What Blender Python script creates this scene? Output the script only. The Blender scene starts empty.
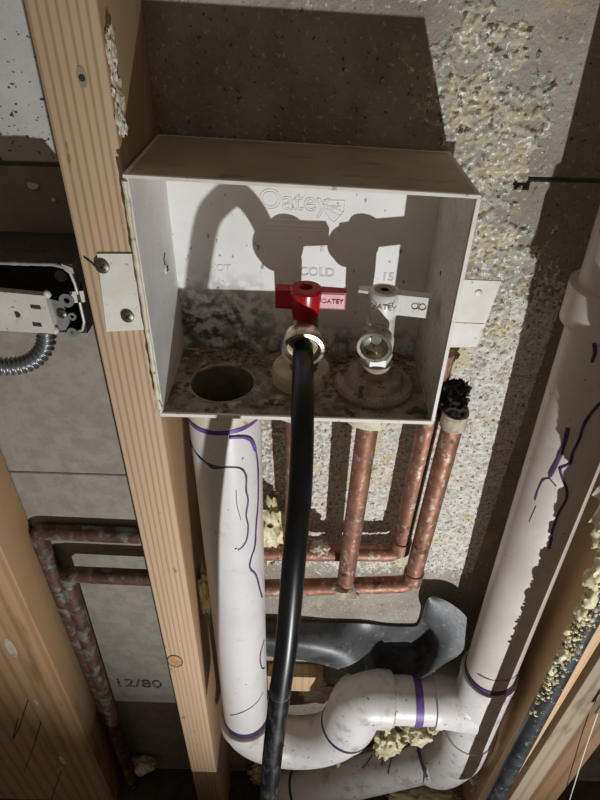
import bpy, bmesh, math, random
from mathutils import Vector, Matrix, noise

random.seed(7)
SC = bpy.context.scene
COL = SC.collection
R = math.radians

# ---------------------------------------------------------------- camera, world, light, exposure
FPX = 580.0                                   # focal length in pixels of the 600 x 800 frame
PITCH = math.atan(580 / 765.0)
ROLL = R(1.7)
CAM = Vector((0, 0, 1.25))
FWD = Vector((0, math.cos(PITCH), -math.sin(PITCH)))
UP0 = Vector((1, 0, 0)).cross(FWD)
RIGHT = Vector((1, 0, 0)) * math.cos(ROLL) + UP0 * math.sin(ROLL)
UP = Vector((-1, 0, 0)) * math.sin(ROLL) + UP0 * math.cos(ROLL)
cd = bpy.data.cameras.new('camera')
cd.sensor_fit = 'VERTICAL'; cd.sensor_height = 32.0; cd.sensor_width = 24.0
cd.lens = FPX / 800.0 * 32.0
cd.clip_start = 0.01; cd.clip_end = 50
cam = bpy.data.objects.new('camera', cd); COL.objects.link(cam)
cam.matrix_world = Matrix(((RIGHT.x, UP.x, -FWD.x, CAM.x), (RIGHT.y, UP.y, -FWD.y, CAM.y),
                           (RIGHT.z, UP.z, -FWD.z, CAM.z), (0, 0, 0, 1)))
SC.camera = cam

w = bpy.data.worlds.new('room_ambient'); SC.world = w; w.use_nodes = True
bg = w.node_tree.nodes['Background']
bg.inputs[0].default_value = (1.0, 0.86, 0.69, 1); bg.inputs[1].default_value = 0.130

LAMP = Vector((0.50, -1.15, 0.05))
ld = bpy.data.lights.new('flashlight', 'SPOT')
ld.energy = 124; ld.color = (0.965, 0.98, 1.0); ld.shadow_soft_size = 0.011
ld.spot_size = R(46); ld.spot_blend = 1.0
lo = bpy.data.objects.new('flashlight', ld); COL.objects.link(lo)
lo.location = LAMP
lo.rotation_euler = (Vector((0.12, 0.42, 0.76)) - LAMP).to_track_quat('-Z', 'Y').to_euler()

vs = SC.view_settings
vs.view_transform = 'Standard'; vs.look = 'None'; vs.gamma = 1; vs.use_curve_mapping = False
vs.exposure = 0.0

# ---------------------------------------------------------------- measuring helpers
def ray(px, py):
    return FWD + RIGHT * ((px - 300) / FPX) - UP * ((py - 400) / FPX)
def at(px, py, y):
    d = ray(px, py); return CAM + d * (y / d.y)
def atx(px, py, x):
    d = ray(px, py); return CAM + d * (x / d.x)
def atz(px, py, z):
    d = ray(px, py); return CAM + d * ((z - CAM.z) / d.z)
def on_cyl(px, py, a, b, r):
    """point where the line of sight meets a pipe of radius r running from a to b"""
    d = ray(px, py); ax = (b - a).normalized()
    w0 = CAM - a
    dp = d - ax * d.dot(ax); wp = w0 - ax * w0.dot(ax)
    A = dp.dot(dp); B = 2 * dp.dot(wp); Cc = wp.dot(wp) - r * r
    disc = B * B - 4 * A * Cc
    t = (-B - math.sqrt(disc)) / (2 * A) if disc > 0 else -B / (2 * A)
    return CAM + d * t

# ---------------------------------------------------------------- object helpers
BASE = {}
def thing(name, label, cat, loc, group=None):
    o = bpy.data.objects.new(name, None); COL.objects.link(o)
    o.empty_display_size = 0.02
    o.location = loc; BASE[o.name] = Vector(loc)
    o['label'] = label; o['category'] = cat
    if group: o['group'] = group
    return o
def tag(o, label, cat, group=None, kind=None):
    o['label'] = label; o['category'] = cat
    if group: o['group'] = group
    if kind: o['kind'] = kind
    return o

class MB:
    def __init__(self): self.bm = bmesh.new()
    def box(self, x0, x1, y0, y1, z0, z1, bevel=0, seg=2):
        m = Matrix.Translation(((x0+x1)/2, (y0+y1)/2, (z0+z1)/2)) @ Matrix.Diagonal((x1-x0, y1-y0, z1-z0, 1))
        g = bmesh.ops.create_cube(self.bm, size=1, matrix=m)
        if bevel:
            es = list({e for v in g['verts'] for e in v.link_edges})
            bmesh.ops.bevel(self.bm, geom=es, offset=bevel, segments=seg, affect='EDGES', profile=0.5)
        return self
    def prism(self, pts, off):
        """closed solid: polygon pts swept by the vector off"""
        off = Vector(off)
        a = [self.bm.verts.new(p) for p in pts]; b = [self.bm.verts.new(Vector(p) + off) for p in pts]
        self.bm.faces.new(a); self.bm.faces.new(list(reversed(b)))
        n = len(a)
        for i in range(n):
            j = (i + 1) % n
            self.bm.faces.new((a[j], a[i], b[i], b[j]))
        return self
    def tube(self, pts, r, seg=16, cap=True):
        pts = [Vector(p) for p in pts]; n = len(pts)
        rs = r if isinstance(r, (list, tuple)) else [r] * n
        t0 = (pts[1] - pts[0]).normalized()
        ref = Vector((0, 0, 1)) if abs(t0.z) < 0.9 else Vector((0, 1, 0))
        nrm = (ref - t0 * ref.dot(t0)).normalized()
        rings = []
        for i in range(n):
            t = (pts[min(i+1, n-1)] - pts[max(i-1, 0)])
            t = t.normalized() if t.length > 1e-9 else t0
            nrm = (nrm - t * nrm.dot(t)).normalized(); bn = t.cross(nrm)
            rings.append([self.bm.verts.new(pts[i] + (nrm * math.cos(2*math.pi*k/seg) + bn * math.sin(2*math.pi*k/seg)) * rs[i]) for k in range(seg)])
        for i in range(n - 1):
            for k in range(seg):
                l = (k + 1) % seg
                self.bm.faces.new((rings[i][k], rings[i][l], rings[i+1][l], rings[i+1][k]))
        if cap:
            self.bm.faces.new(list(reversed(rings[0]))); self.bm.faces.new(rings[-1])
        return self
    def lathe(self, org, axis, prof, seg=32, closed=False):
        """prof: list of (t along axis, radius); closed joins last ring to first (hollow solids)"""
        org = Vector(org); ax = Vector(axis).normalized()
        ref = Vector((0, 0, 1)) if abs(ax.z) < 0.9 else Vector((1, 0, 0))
        u = (ref - ax * ref.dot(ax)).normalized(); v = ax.cross(u)
        rings = []
        for t, r in prof:
            if r < 1e-6: rings.append([self.bm.verts.new(org + ax * t)])
            else: rings.append([self.bm.verts.new(org + ax*t + (u*math.cos(2*math.pi*k/seg) + v*math.sin(2*math.pi*k/seg))*r) for k in range(seg)])
        pairs = list(zip(rings[:-1], rings[1:])) + ([(rings[-1], rings[0])] if closed else [])
        for A, B in pairs:
            for k in range(seg):
                l = (k + 1) % seg
                if len(A) == 1 and len(B) == 1: continue
                if len(A) == 1: self.bm.faces.new((A[0], B[l], B[k]))
                elif len(B) == 1: self.bm.faces.new((A[k], A[l], B[0]))
                else: self.bm.faces.new((A[k], A[l], B[l], B[k]))
        if not closed:
            if len(rings[0]) > 1: self.bm.faces.new(list(reversed(rings[0])))
            if len(rings[-1]) > 1: self.bm.faces.new(rings[-1])
        return self
    def plate_hole(self, x0, x1, y0, y1, z0, z1, cx, cy, r, n=40):
        angs = [2*math.pi*k/n for k in range(n)] + [math.atan2(y-cy, x-cx) % (2*math.pi) for x in (x0, x1) for y in (y0, y1)]
        angs = sorted(angs); L = []
        for a in angs:
            c, s = math.cos(a), math.sin(a)
            t = min([(x1-cx)/c if c > 1e-9 else 9, (x0-cx)/c if c < -1e-9 else 9, (y1-cy)/s if s > 1e-9 else 9, (y0-cy)/s if s < -1e-9 else 9])
            L.append(((cx+c*t, cy+s*t), (cx+c*r, cy+s*r)))
        V = [[self.bm.verts.new((p[0], p[1], z)) for z in (z0, z1) for p in q] for q in L]   # outer0 inner0 outer1 inner1
        for i in range(len(V)):
            a, b = V[i], V[(i+1) % len(V)]
            self.bm.faces.new((a[2], b[2], b[3], a[3])); self.bm.faces.new((a[0], a[1], b[1], b[0]))
            self.bm.faces.new((a[0], b[0], b[2], a[2])); self.bm.faces.new((a[1], a[3], b[3], b[1]))
        return self
    def blob(self, c, rad, sub=3, amp=0.35, freq=60, seed=0, squash=(1, 1, 1)):
        g = bmesh.ops.create_icosphere(self.bm, subdivisions=sub, radius=1)
        off = Vector((seed*7.3, seed*3.1, seed*1.7))
        for v in g['verts']:
            d = v.co.normalized()
            h = 1 + amp * noise.noise(d * (freq*rad) + off) * 1.2 + amp * 0.6 * noise.noise(d * (freq*rad*2.6) + off)
            v.co = Vector(c) + Vector((d.x*squash[0], d.y*squash[1], d.z*squash[2])) * (rad * h)
        return self
    def jitter(self, amp, freq, seed=0):
        off = Vector((seed, seed*2.1, seed*0.7))
        for v in self.bm.verts:
            v.co += Vector((noise.noise(v.co*freq+off), noise.noise(v.co*freq+off+Vector((9, 0, 0))), noise.noise(v.co*freq+off+Vector((0, 9, 0))))) * amp
        return self
    def build(self, name, mat, parent=None, smooth=38, kind=None):
        bm = self.bm
        bmesh.ops.remove_doubles(bm, verts=bm.verts, dist=1e-7)
        bmesh.ops.recalc_face_normals(bm, faces=bm.faces)
        lim = R(smooth)
        for f in bm.faces: f.smooth = smooth > 0
        for e in bm.edges:
            if len(e.link_faces) == 2: e.smooth = e.calc_face_angle(9) < lim
        if parent is not None:
            root = parent
            while root.parent: root = root.parent
            org = BASE[root.name]
        else:
            xs = [v.co.x for v in bm.verts]; ys = [v.co.y for v in bm.verts]; zs = [v.co.z for v in bm.verts]
            org = Vector(((min(xs)+max(xs))/2, (min(ys)+max(ys))/2, min(zs)))
        for v in bm.verts: v.co -= org
        me = bpy.data.meshes.new(name); bm.to_mesh(me); bm.free()
        o = bpy.data.objects.new(name, me); COL.objects.link(o)
        me.materials.append(mat)
        if parent is not None: o.parent = parent
        else: o.location = org; BASE[o.name] = org
        if kind: o['kind'] = kind
        return o

def struct(o):
    o['kind'] = 'structure'; return o
def lettering(name, s, mat, parent, mtx, size, depth=0.0006, outline=False, bevel=0.0):
    cu = bpy.data.curves.new('t', 'FONT'); cu.body = s; cu.size = size; cu.align_x = 'CENTER'; cu.align_y = 'CENTER'
    if outline:
        cu.fill_mode = 'NONE'; cu.bevel_depth = bevel; cu.bevel_resolution = 1; cu.resolution_u = 4
    else:
        cu.extrude = depth; cu.resolution_u = 4
    t = bpy.data.objects.new('t', cu); COL.objects.link(t)
    bpy.context.view_layer.update()
    me = bpy.data.meshes.new_from_object(t.evaluated_get(bpy.context.evaluated_depsgraph_get()))
    bpy.data.objects.remove(t)
    root = parent
    while root.parent: root = root.parent
    me.transform(Matrix.Translation(-BASE[root.name]) @ mtx)
    me.name = name; me.materials.clear(); me.materials.append(mat)
    o = bpy.data.objects.new(name, me); COL.objects.link(o); o.parent = parent
    return o
def facing(p, yaw=0, tilt=0, roll=0):
    """matrix for lettering that faces the viewer (-Y) at p"""
    return Matrix.Translation(p) @ Matrix.Rotation(yaw, 4, 'Z') @ Matrix.Rotation(R(90) + tilt, 4, 'X') @ Matrix.Rotation(roll, 4, 'Z')

# ---------------------------------------------------------------- procedural materials
def pmat(name, c1, c2=None, scale=20, lo=0.35, hi=0.65, stretch=(1, 1, 1), rough=0.6, metal=0.0, over=(), bump=0.0, bscale=None, bstretch=None, bdist=0.001, detail=5, spec=0.5, wave=None, rough2=None):
    m = bpy.data.materials.new(name); m.use_nodes = True
    nt = m.node_tree; N = nt.nodes; L = nt.links
    P = N['Principled BSDF']; P.inputs['Roughness'].default_value = rough; P.inputs['Metallic'].default_value = metal
    P.inputs['Specular IOR Level'].default_value = spec
    geo = N.new('ShaderNodeNewGeometry')
    def tex(scale, stretch, detail, rot=None, seed=0.0):
        mp = N.new('ShaderNodeMapping'); mp.inputs['Scale'].default_value = stretch; mp.inputs['Location'].default_value = (seed, seed*0.7, seed*1.3)
        if rot: mp.inputs['Rotation'].default_value = rot
        L.new(geo.outputs['Position'], mp.inputs['Vector'])
        n = N.new('ShaderNodeTexNoise'); n.inputs['Scale'].default_value = scale; n.inputs['Detail'].default_value = detail; n.inputs['Roughness'].default_value = 0.6
        L.new(mp.outputs['Vector'], n.inputs['Vector'])
        return n.outputs['Fac']
    def rng(sock, lo, hi):
        r = N.new('ShaderNodeMapRange'); r.interpolation_type = 'SMOOTHSTEP'
        r.inputs['From Min'].default_value = lo; r.inputs['From Max'].default_value = hi
        L.new(sock, r.inputs['Value']); return r.outputs['Result']
    def mix(fac, a, b):
        x = N.new('ShaderNodeMix'); x.data_type = 'RGBA'
        L.new(fac, x.inputs['Factor'])
        for s, v in ((x.inputs['A'], a), (x.inputs['B'], b)):
            if isinstance(v, tuple): s.default_value = (*v, 1)
            else: L.new(v, s)
        return x.outputs['Result']
    col = None
    if wave:                                       # wood: straight grain lines
        ws, wst, dist = wave
        mp = N.new('ShaderNodeMapping'); mp.inputs['Scale'].default_value = wst
        L.new(geo.outputs['Position'], mp.inputs['Vector'])
        wv = N.new('ShaderNodeTexWave'); wv.inputs['Scale'].default_value = ws; wv.inputs['Distortion'].default_value = dist
        wv.inputs['Detail'].default_value = 3; wv.inputs['Detail Scale'].default_value = 1.2
        L.new(mp.outputs['Vector'], wv.inputs['Vector'])
        col = mix(rng(wv.outputs['Fac'], 0.5, 1.0), c1, c2 or c1)
    elif c2: col = mix(rng(tex(scale, stretch, detail), lo, hi), c1, c2)
    for ov in over:
        f = rng(tex(ov['scale'], ov.get('stretch', (1, 1, 1)), ov.get('detail', 4), ov.get('rot'), ov.get('seed', 0.0)), ov['lo'], ov['hi'])
        for axis, a, b in ov.get('mask', ()):      # a stain that keeps to one part of the thing
            sx = N.new('ShaderNodeSeparateXYZ'); L.new(geo.outputs['Position'], sx.inputs[0])
            mm = N.new('ShaderNodeMath'); mm.operation = 'MULTIPLY'
            L.new(rng(sx.outputs[axis], a, b) if a < b else rng_inv(N, L, sx.outputs[axis], a, b), mm.inputs[0]); L.new(f, mm.inputs[1]); f = mm.outputs[0]
        if 'amt' in ov:
            mm = N.new('ShaderNodeMath'); mm.operation = 'MULTIPLY'; mm.inputs[1].default_value = ov['amt']
            L.new(f, mm.inputs[0]); f = mm.outputs[0]
        col = mix(f, col if col is not None else c1, ov['col'])
    if col is None: P.inputs['Base Color'].default_value = (*c1, 1)
    else: L.new(col, P.inputs['Base Color'])
    if rough2 is not None:
        r = N.new('ShaderNodeMapRange'); r.inputs['To Min'].default_value = rough; r.inputs['To Max'].default_value = rough2
        r.inputs['From Min'].default_value = 0.35; r.inputs['From Max'].default_value = 0.65
        L.new(tex(scale*1.7, stretch, 4, seed=3.0), r.inputs['Value']); L.new(r.outputs['Result'], P.inputs['Roughness'])
    if bump:
        b = N.new('ShaderNodeBump'); b.inputs['Strength'].default_value = bump; b.inputs['Distance'].default_value = bdist
        L.new(tex(bscale or scale, bstretch or stretch, 6, seed=1.0), b.inputs['Height']); L.new(b.outputs['Normal'], P.inputs['Normal'])
    return m
def rng_inv(N, L, sock, a, b):
    r = N.new('ShaderNodeMapRange'); r.interpolation_type = 'SMOOTHSTEP'
    r.inputs['From Min'].default_value = b; r.inputs['From Max'].default_value = a
    r.inputs['To Min'].default_value = 1; r.inputs['To Max'].default_value = 0
    L.new(sock, r.inputs['Value']); return r.outputs['Result']

M = {}
M['concrete'] = pmat('concrete', (.27, .235, .185), (.40, .365, .315), scale=18, rough=.92, bump=.9, bscale=230, bdist=.0022, detail=8,
    over=[dict(col=(.19, .155, .105), scale=9, lo=.5, hi=.72, amt=.7), dict(col=(.10, .08, .06), scale=190, lo=.63, hi=.70, detail=2), dict(col=(.56, .52, .45), scale=240, lo=.60, hi=.68, detail=3, seed=6.),
          dict(col=(.50, .42, .24), scale=16, lo=.60, hi=.70, detail=7, seed=9., amt=.7)])
M['concrete_left'] = pmat('concrete_left', (.235, .21, .17), (.30, .27, .225), scale=60, rough=.92, bump=.35, bscale=320, bdist=.0008,
    over=[dict(col=(.20, .18, .15), scale=260, lo=.62, hi=.72, detail=2, amt=.6), dict(col=(.27, .24, .2), scale=8, lo=.52, hi=.75, amt=.5)])
M['concrete_pale'] = pmat('concrete_pale', (.46, .44, .41), (.53, .51, .48), scale=30, rough=.85, bump=.4, bscale=240, bdist=.001,
    over=[dict(col=(.04, .035, .03), scale=230, lo=.66, hi=.69, detail=1.5, stretch=(1, 1, 1.5))])
M['mortar'] = pmat('mortar', (.16, .14, .12), (.24, .21, .18), scale=90, rough=.95)
M['foam_crust'] = pmat('foam_crust', (.50, .43, .26), (.62, .57, .42), scale=150, rough=.8, bump=1.0, bscale=330, bdist=.002,
    over=[dict(col=(.44, .41, .35), scale=48, lo=.44, hi=.56, detail=7), dict(col=(.16, .13, .07), scale=150, lo=.60, hi=.68, detail=2), dict(col=(.9, .89, .85), scale=330, lo=.60, hi=.66, detail=1)])
M['grit'] = pmat('grit', (.50, .46, .38), (.76, .73, .66), scale=240, rough=.75, bump=.8, bscale=430, bdist=.0012,
    over=[dict(col=(.62, .53, .32), scale=34, lo=.54, hi=.66), dict(col=(.14, .12, .09), scale=300, lo=.61, hi=.67, detail=1)])
M['foam'] = pmat('foam', (.66, .55, .28), (.82, .76, .55), scale=70, rough=.5, bump=.5, bscale=200, bdist=.002,
    over=[dict(col=(.30, .22, .09), scale=50, lo=.55, hi=.68)])
M['foam_pale'] = pmat('foam_pale', (.62, .55, .40), (.76, .72, .62), scale=70, rough=.5, bump=.5, bscale=200, bdist=.002,
    over=[dict(col=(.32, .25, .14), scale=60, lo=.55, hi=.7)])
M['wood'] = pmat('wood', (.575, .415, .27), (.41, .265, .15), wave=(58, (1, .3, .02), 2.6), rough=.72, bump=.25, bscale=200, bstretch=(1, 1, .06), bdist=.0006,
    over=[dict(col=(.50, .33, .19), scale=26, lo=.45, hi=.7, stretch=(1, 1, .12), amt=.5), dict(col=(.18, .11, .06), scale=90, lo=.66, hi=.72, stretch=(1, 1, .35), amt=.7)])
M['wood_old'] = pmat('wood_old', (.52, .33, .18), (.40, .24, .115), wave=(16, (1, .5, .05), 2.5), rough=.7, bump=.25, bscale=160, bstretch=(1, 1, .06), bdist=.0006,
    over=[dict(col=(.20, .11, .045), scale=30, lo=.52, hi=.72, stretch=(1, 1, .2), amt=.6)])
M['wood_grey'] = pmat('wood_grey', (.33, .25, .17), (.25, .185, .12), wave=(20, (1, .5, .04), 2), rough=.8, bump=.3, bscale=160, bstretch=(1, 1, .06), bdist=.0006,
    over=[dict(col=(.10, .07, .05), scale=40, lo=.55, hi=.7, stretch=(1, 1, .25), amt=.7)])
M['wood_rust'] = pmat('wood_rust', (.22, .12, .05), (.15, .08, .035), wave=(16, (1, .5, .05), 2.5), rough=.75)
M['wood_tan'] = pmat('wood_tan', (.62, .41, .24), (.54, .34, .18), wave=(30, (1, 1, .05), 2), rough=.75, bump=.2, bscale=160, bstretch=(1, 1, .06), bdist=.0006)
M['knot'] = pmat('knot', (.50, .30, .14), (.34, .18, .07), scale=220, rough=.7)
M['ink'] = pmat('ink', (.03, .027, .03), rough=.8)
M['stampink'] = pmat('stampink', (.05, .045, .04), (.20, .18, .15), scale=220, lo=.5, hi=.6, rough=.9)
M['plastic'] = pmat('plastic', (.78, .765, .735), (.70, .68, .645), scale=30, rough=.48, bump=.12, bscale=380, bdist=.0004,
    over=[dict(col=(.20, .17, .14), scale=230, lo=.71, hi=.75, detail=1.5, amt=.7)])
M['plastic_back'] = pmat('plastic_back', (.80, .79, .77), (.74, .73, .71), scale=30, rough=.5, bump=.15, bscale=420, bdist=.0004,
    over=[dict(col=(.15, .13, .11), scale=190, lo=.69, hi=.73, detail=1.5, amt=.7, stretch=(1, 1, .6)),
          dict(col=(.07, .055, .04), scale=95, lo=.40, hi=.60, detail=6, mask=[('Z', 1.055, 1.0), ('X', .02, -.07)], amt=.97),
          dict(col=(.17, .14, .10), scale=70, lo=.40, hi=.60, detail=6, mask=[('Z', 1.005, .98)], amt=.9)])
M['plastic_floor'] = pmat('plastic_floor', (.36, .30, .23), (.16, .125, .09), scale=70, rough=.8, bump=.8, bscale=240, bdist=.002,
    over=[dict(col=(.52, .46, .36), scale=50, lo=.56, hi=.68, seed=4.), dict(col=(.07, .055, .04), scale=85, lo=.54, hi=.64, seed=2.)])
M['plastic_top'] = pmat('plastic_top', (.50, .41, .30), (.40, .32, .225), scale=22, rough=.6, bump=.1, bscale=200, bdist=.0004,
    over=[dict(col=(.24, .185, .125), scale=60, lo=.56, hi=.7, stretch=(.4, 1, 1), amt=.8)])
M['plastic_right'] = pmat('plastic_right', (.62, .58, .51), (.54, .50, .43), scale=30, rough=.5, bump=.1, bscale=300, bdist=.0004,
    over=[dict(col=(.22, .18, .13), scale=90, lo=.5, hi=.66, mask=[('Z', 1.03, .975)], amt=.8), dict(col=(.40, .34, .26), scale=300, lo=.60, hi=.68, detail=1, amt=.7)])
M['cream'] = pmat('cream', (.72, .67, .52), (.62, .55, .38), scale=60, rough=.55, bump=.3, bscale=200, bdist=.001,
    over=[dict(col=(.34, .26, .13), scale=130, lo=.57, hi=.66)])
M['rim'] = pmat('rim', (.78, .75, .70), (.72, .68, .58), scale=60, rough=.55,
    over=[dict(col=(.25, .20, .14), scale=160, lo=.62, hi=.7, amt=.7)])
M['grommet'] = pmat('grommet', (.42, .36, .28), (.28, .225, .165), scale=70, rough=.75, bump=.4, bscale=260, bdist=.001,
    over=[dict(col=(.10, .08, .06), scale=90, lo=.55, hi=.66)])
M['liner'] = pmat('liner', (.20, .155, .11), (.13, .10, .07), scale=60, rough=.8)
M['lint'] = pmat('lint', (.34, .28, .21), (.12, .095, .07), scale=200, rough=.95)
M['puck'] = pmat('puck', (.58, .50, .36), (.46, .38, .25), scale=60, rough=.6,
    over=[dict(col=(.20, .15, .09), scale=110, lo=.56, hi=.66)])
M['pvc'] = pmat('pvc', (.76, .735, .72), (.71, .685, .66), scale=16, rough=.32, spec=.5,
    over=[dict(col=(.45, .39, .30), scale=40, lo=.58, hi=.76, amt=.45), dict(col=(.12, .09, .07), scale=190, lo=.75, hi=.77, detail=1.5)])
M['pvc_trap'] = pmat('pvc_trap', (.74, .71, .695), (.67, .64, .615), scale=16, rough=.42, spec=.5,
    over=[dict(col=(.30, .245, .185), scale=38, lo=.52, hi=.72, amt=.6), dict(col=(.09, .07, .055), scale=170, lo=.71, hi=.73, detail=1.5)])
M['pvc_tan'] = pmat('pvc_tan', (.66, .60, .53), (.58, .525, .455), scale=14, rough=.36,
    over=[dict(col=(.42, .35, .26), scale=30, lo=.56, hi=.74, amt=.5), dict(col=(.16, .12, .08), scale=190, lo=.745, hi=.77, detail=1.5)])
M['primer'] = pmat('primer', (.16, .085, .33), (.10, .05, .20), scale=120, rough=.5)
M['primer_dark'] = pmat('primer_dark', (.075, .04, .14), (.04, .02, .07), scale=120, rough=.5)
M['copper'] = pmat('copper', (.36, .175, .115), (.25, .115, .075), scale=60, rough=.45, metal=.55,
    over=[dict(col=(.48, .41, .34), scale=190, lo=.55, hi=.66, seed=2., stretch=(1, 1, .6)), dict(col=(.10, .06, .04), scale=70, lo=.60, hi=.70, seed=5.), dict(col=(.30, .42, .34), scale=60, lo=.66, hi=.73, seed=8.)], rough2=.7)
M['copper_green'] = pmat('copper_green', (.155, .08, .052), (.09, .045, .03), scale=50, rough=.5, metal=.5,
    over=[dict(col=(.19, .20, .175), scale=62, lo=.50, hi=.62, seed=2.), dict(col=(.05, .05, .04), scale=40, lo=.56, hi=.68, seed=5.)], rough2=.75)
M['solder'] = pmat('solder', (.58, .53, .42), (.40, .30, .20), scale=130, rough=.6, bump=.5, bscale=260, bdist=.0015)
M['scuff'] = pmat('scuff', (.07, .07, .072), (.03, .03, .03), scale=200, rough=.6)
M['rubber'] = pmat('rubber', (.006, .006, .007), (.011, .011, .012), scale=60, rough=.34, spec=.35,
    over=[dict(col=(.13, .13, .135), scale=170, lo=.40, hi=.70, stretch=(1, 1, .4), amt=.55, mask=[('Z', .855, .835)])])
M['abs'] = pmat('abs', (.05, .053, .057), (.085, .088, .092), scale=30, rough=.42, bump=.3, bscale=220, bdist=.0008,
    over=[dict(col=(.24, .23, .21), scale=110, lo=.58, hi=.72, amt=.7), dict(col=(.02, .02, .02), scale=24, lo=.52, hi=.64, amt=.8)])
M['blackpipe'] = pmat('blackpipe', (.022, .024, .026), (.05, .052, .056), scale=40, rough=.38,
    over=[dict(col=(.30, .27, .20), scale=170, lo=.60, hi=.70, amt=.7)])
M['blackfoam'] = pmat('blackfoam', (.012, .011, .010), (.03, .027, .024), scale=200, rough=.95, bump=.8, bscale=300, bdist=.002)
M['crumb'] = pmat('crumb', (.70, .60, .33), (.82, .77, .58), scale=150, rough=.55, over=[dict(col=(.34, .25, .10), scale=130, lo=.58, hi=.68)])
M['red'] = pmat('red', (.44, .008, .014), (.36, .006, .012), scale=40, rough=.26)
M['redlabel'] = pmat('redlabel', (.90, .66, .70), (.82, .46, .52), scale=120, rough=.2)
M['handle_white'] = pmat('handle_white', (.72, .71, .685), (.64, .625, .59), scale=60, rough=.38, over=[dict(col=(.30, .26, .21), scale=140, lo=.60, hi=.70, amt=.6)])
M['chrome'] = pmat('chrome', (.66, .63, .54), (.46, .41, .31), scale=120, rough=.28, metal=.9, over=[dict(col=(.16, .13, .09), scale=160, lo=.58, hi=.68)])
M['brass'] = pmat('brass', (.26, .20, .11), (.16, .12, .07), scale=90, rough=.45, metal=.7, over=[dict(col=(.36, .33, .25), scale=130, lo=.60, hi=.7)])
M['bore'] = pmat('bore', (.10, .105, .07), (.16, .15, .10), scale=120, rough=.5)
M['galv'] = pmat('galv', (.42, .43, .44), (.34, .35, .36), scale=60, rough=.36, metal=.85)
M['steel'] = pmat('steel', (.40, .40, .40), (.28, .28, .28), scale=90, rough=.42, metal=.7)
M['boxdark'] = pmat('boxdark', (.022, .018, .016), (.036, .03, .027), scale=60, rough=.6)
M['boxtop'] = pmat('boxtop', (.040, .026, .020), (.058, .040, .031), scale=60, rough=.6)
M['boxedge'] = pmat('boxedge', (.52, .50, .48), (.42, .40, .38), scale=90, rough=.5, metal=.3)
M['stamp'] = pmat('stamp', (.085, .052, .042), rough=.6)
M['device'] = pmat('device', (.66, .62, .57), (.58, .54, .48), scale=40, rough=.45, over=[dict(col=(.25, .19, .13), scale=60, lo=.50, hi=.64, mask=[('X', -.188, -.20)]), dict(col=(.26, .2, .14), scale=170, lo=.64, hi=.7)])
M['slot'] = pmat('slot', (.03, .025, .02), rough=.7)
M['screw'] = pmat('screw', (.20, .19, .13), (.12, .115, .08), scale=200, rough=.42, metal=.8)
M['floor'] = pmat('floor', (.10, .075, .05), (.06, .045, .03), scale=50, rough=.95, bump=.5, bscale=120, bdist=.003)

# ---------------------------------------------------------------- the setting
YW = 0.458                                       # face of the concrete block wall
wall = struct(MB().box(-.75, .75, YW + .006, YW + .05, -.02, 1.55).build('wall_back', M['mortar'], smooth=0))
BASE[wall.name] = wall.location.copy()
def block(x0, x1, z0, z1, mat): return MB().box(x0, x1, YW, YW + .02, z0, z1, bevel=.0012, seg=1).build('concrete_block', mat, wall, smooth=0)
block(-.75, -.1322, 1.1225, 1.34, M['concrete_pale']); block(-.130, .39, 1.1225, 1.34, M['concrete'])
block(.3922, .75, 1.1225, 1.34, M['concrete'])
block(-.75, -.1322, .7915, 1.119, M['concrete_left'])
# right-hand course has a raked-out pocket in its upper edge
p0, p1 = at(505, 181, YW).x, at(531, 181, YW).x
MB().prism([(-.130, YW, .7925), (.44, YW, .7925), (.44, YW, 1.119), (p1, YW, 1.119), (p1, YW, 1.1125), (p0, YW, 1.1125), (p0, YW, 1.119), (-.130, YW, 1.119)], (0, .02, 0)).build('concrete_block', M['concrete'], wall, smooth=0)
block(.4422, .75, .7925, 1.119, M['concrete'])
block(-.75, -.1322, .0, .7905, M['concrete_left']); block(-.130, .40, .0, .7915, M['concrete']); block(.4022, .75, 0, .7915, M['concrete'])
block(-.75, .75, 1.342, 1.55, M['concrete'])
date = lettering('date_stamp', '12/80', M['stampink'], wall, facing(at(138, 684, YW - .0008), roll=R(-1)), .034, .0004)
floor = struct(MB().box(-.9, .9, -1.7, YW + .05, -.06, 0).build('floor', M['floor'], smooth=0))
shade_board = struct(MB().box(-.245, -.045, .268, .300, 0, .242, bevel=.002).build('unseen_shade_board', M['wood_old']))  # unseen board, added and cut to length to shadow the wall base

# foam and grit crusted on the wall: thin lumpy sheet with holes
def crust(name, mat, x0, x1, z0, z1, step, mask, height, label):
    nx, nz = int((x1-x0)/step), int((z1-z0)/step)
    bm = bmesh.new(); V = {}
    def h(i, k):
        x, z = x0 + i*step, z0 + k*step
        return mask(x, z), height(x, z)
    H = [[h(i, k) for k in range(nz+1)] for i in range(nx+1)]
    def vert(i, k):
        if (i, k) not in V:
            m, hh = H[i][k]
            V[(i, k)] = bm.verts.new((x0+i*step, YW - .0002 - max(0, min(1, m*6)) * hh if m > 0 else YW + .0008, z0+k*step))
        return V[(i, k)]
    for i in range(nx):
        for k in range(nz):
            if max(H[i][k][0], H[i+1][k][0], H[i][k+1][0], H[i+1][k+1][0]) > 0:
                bm.faces.new((vert(i, k), vert(i+1, k), vert(i+1, k+1), vert(i, k+1)))
    mb = MB(); mb.bm.free(); mb.bm = bm
    o = mb.build(name, mat, smooth=60)
    tag(o, label, 'foam', kind='stuff')
    return o
def nz3(x, z, f, s): return noise.noise(Vector((x*f + s, s*1.7, z*f - s)))
def up_mask(x, z):
    c = .116 + (1.21 - z) * .26
    wdt = .040
    m = 1 - abs((x - c) / wdt)
    if z > 1.2: m -= (z - 1.2) * 9
    if z < 1.03: m -= (1.03 - z) * 14
    return m * .50 + nz3(x, z, 38, 1.) * .40 + nz3(x, z, 110, 2.) * .36 + nz3(x, z, 260, 4.) * .30 - .14
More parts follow.
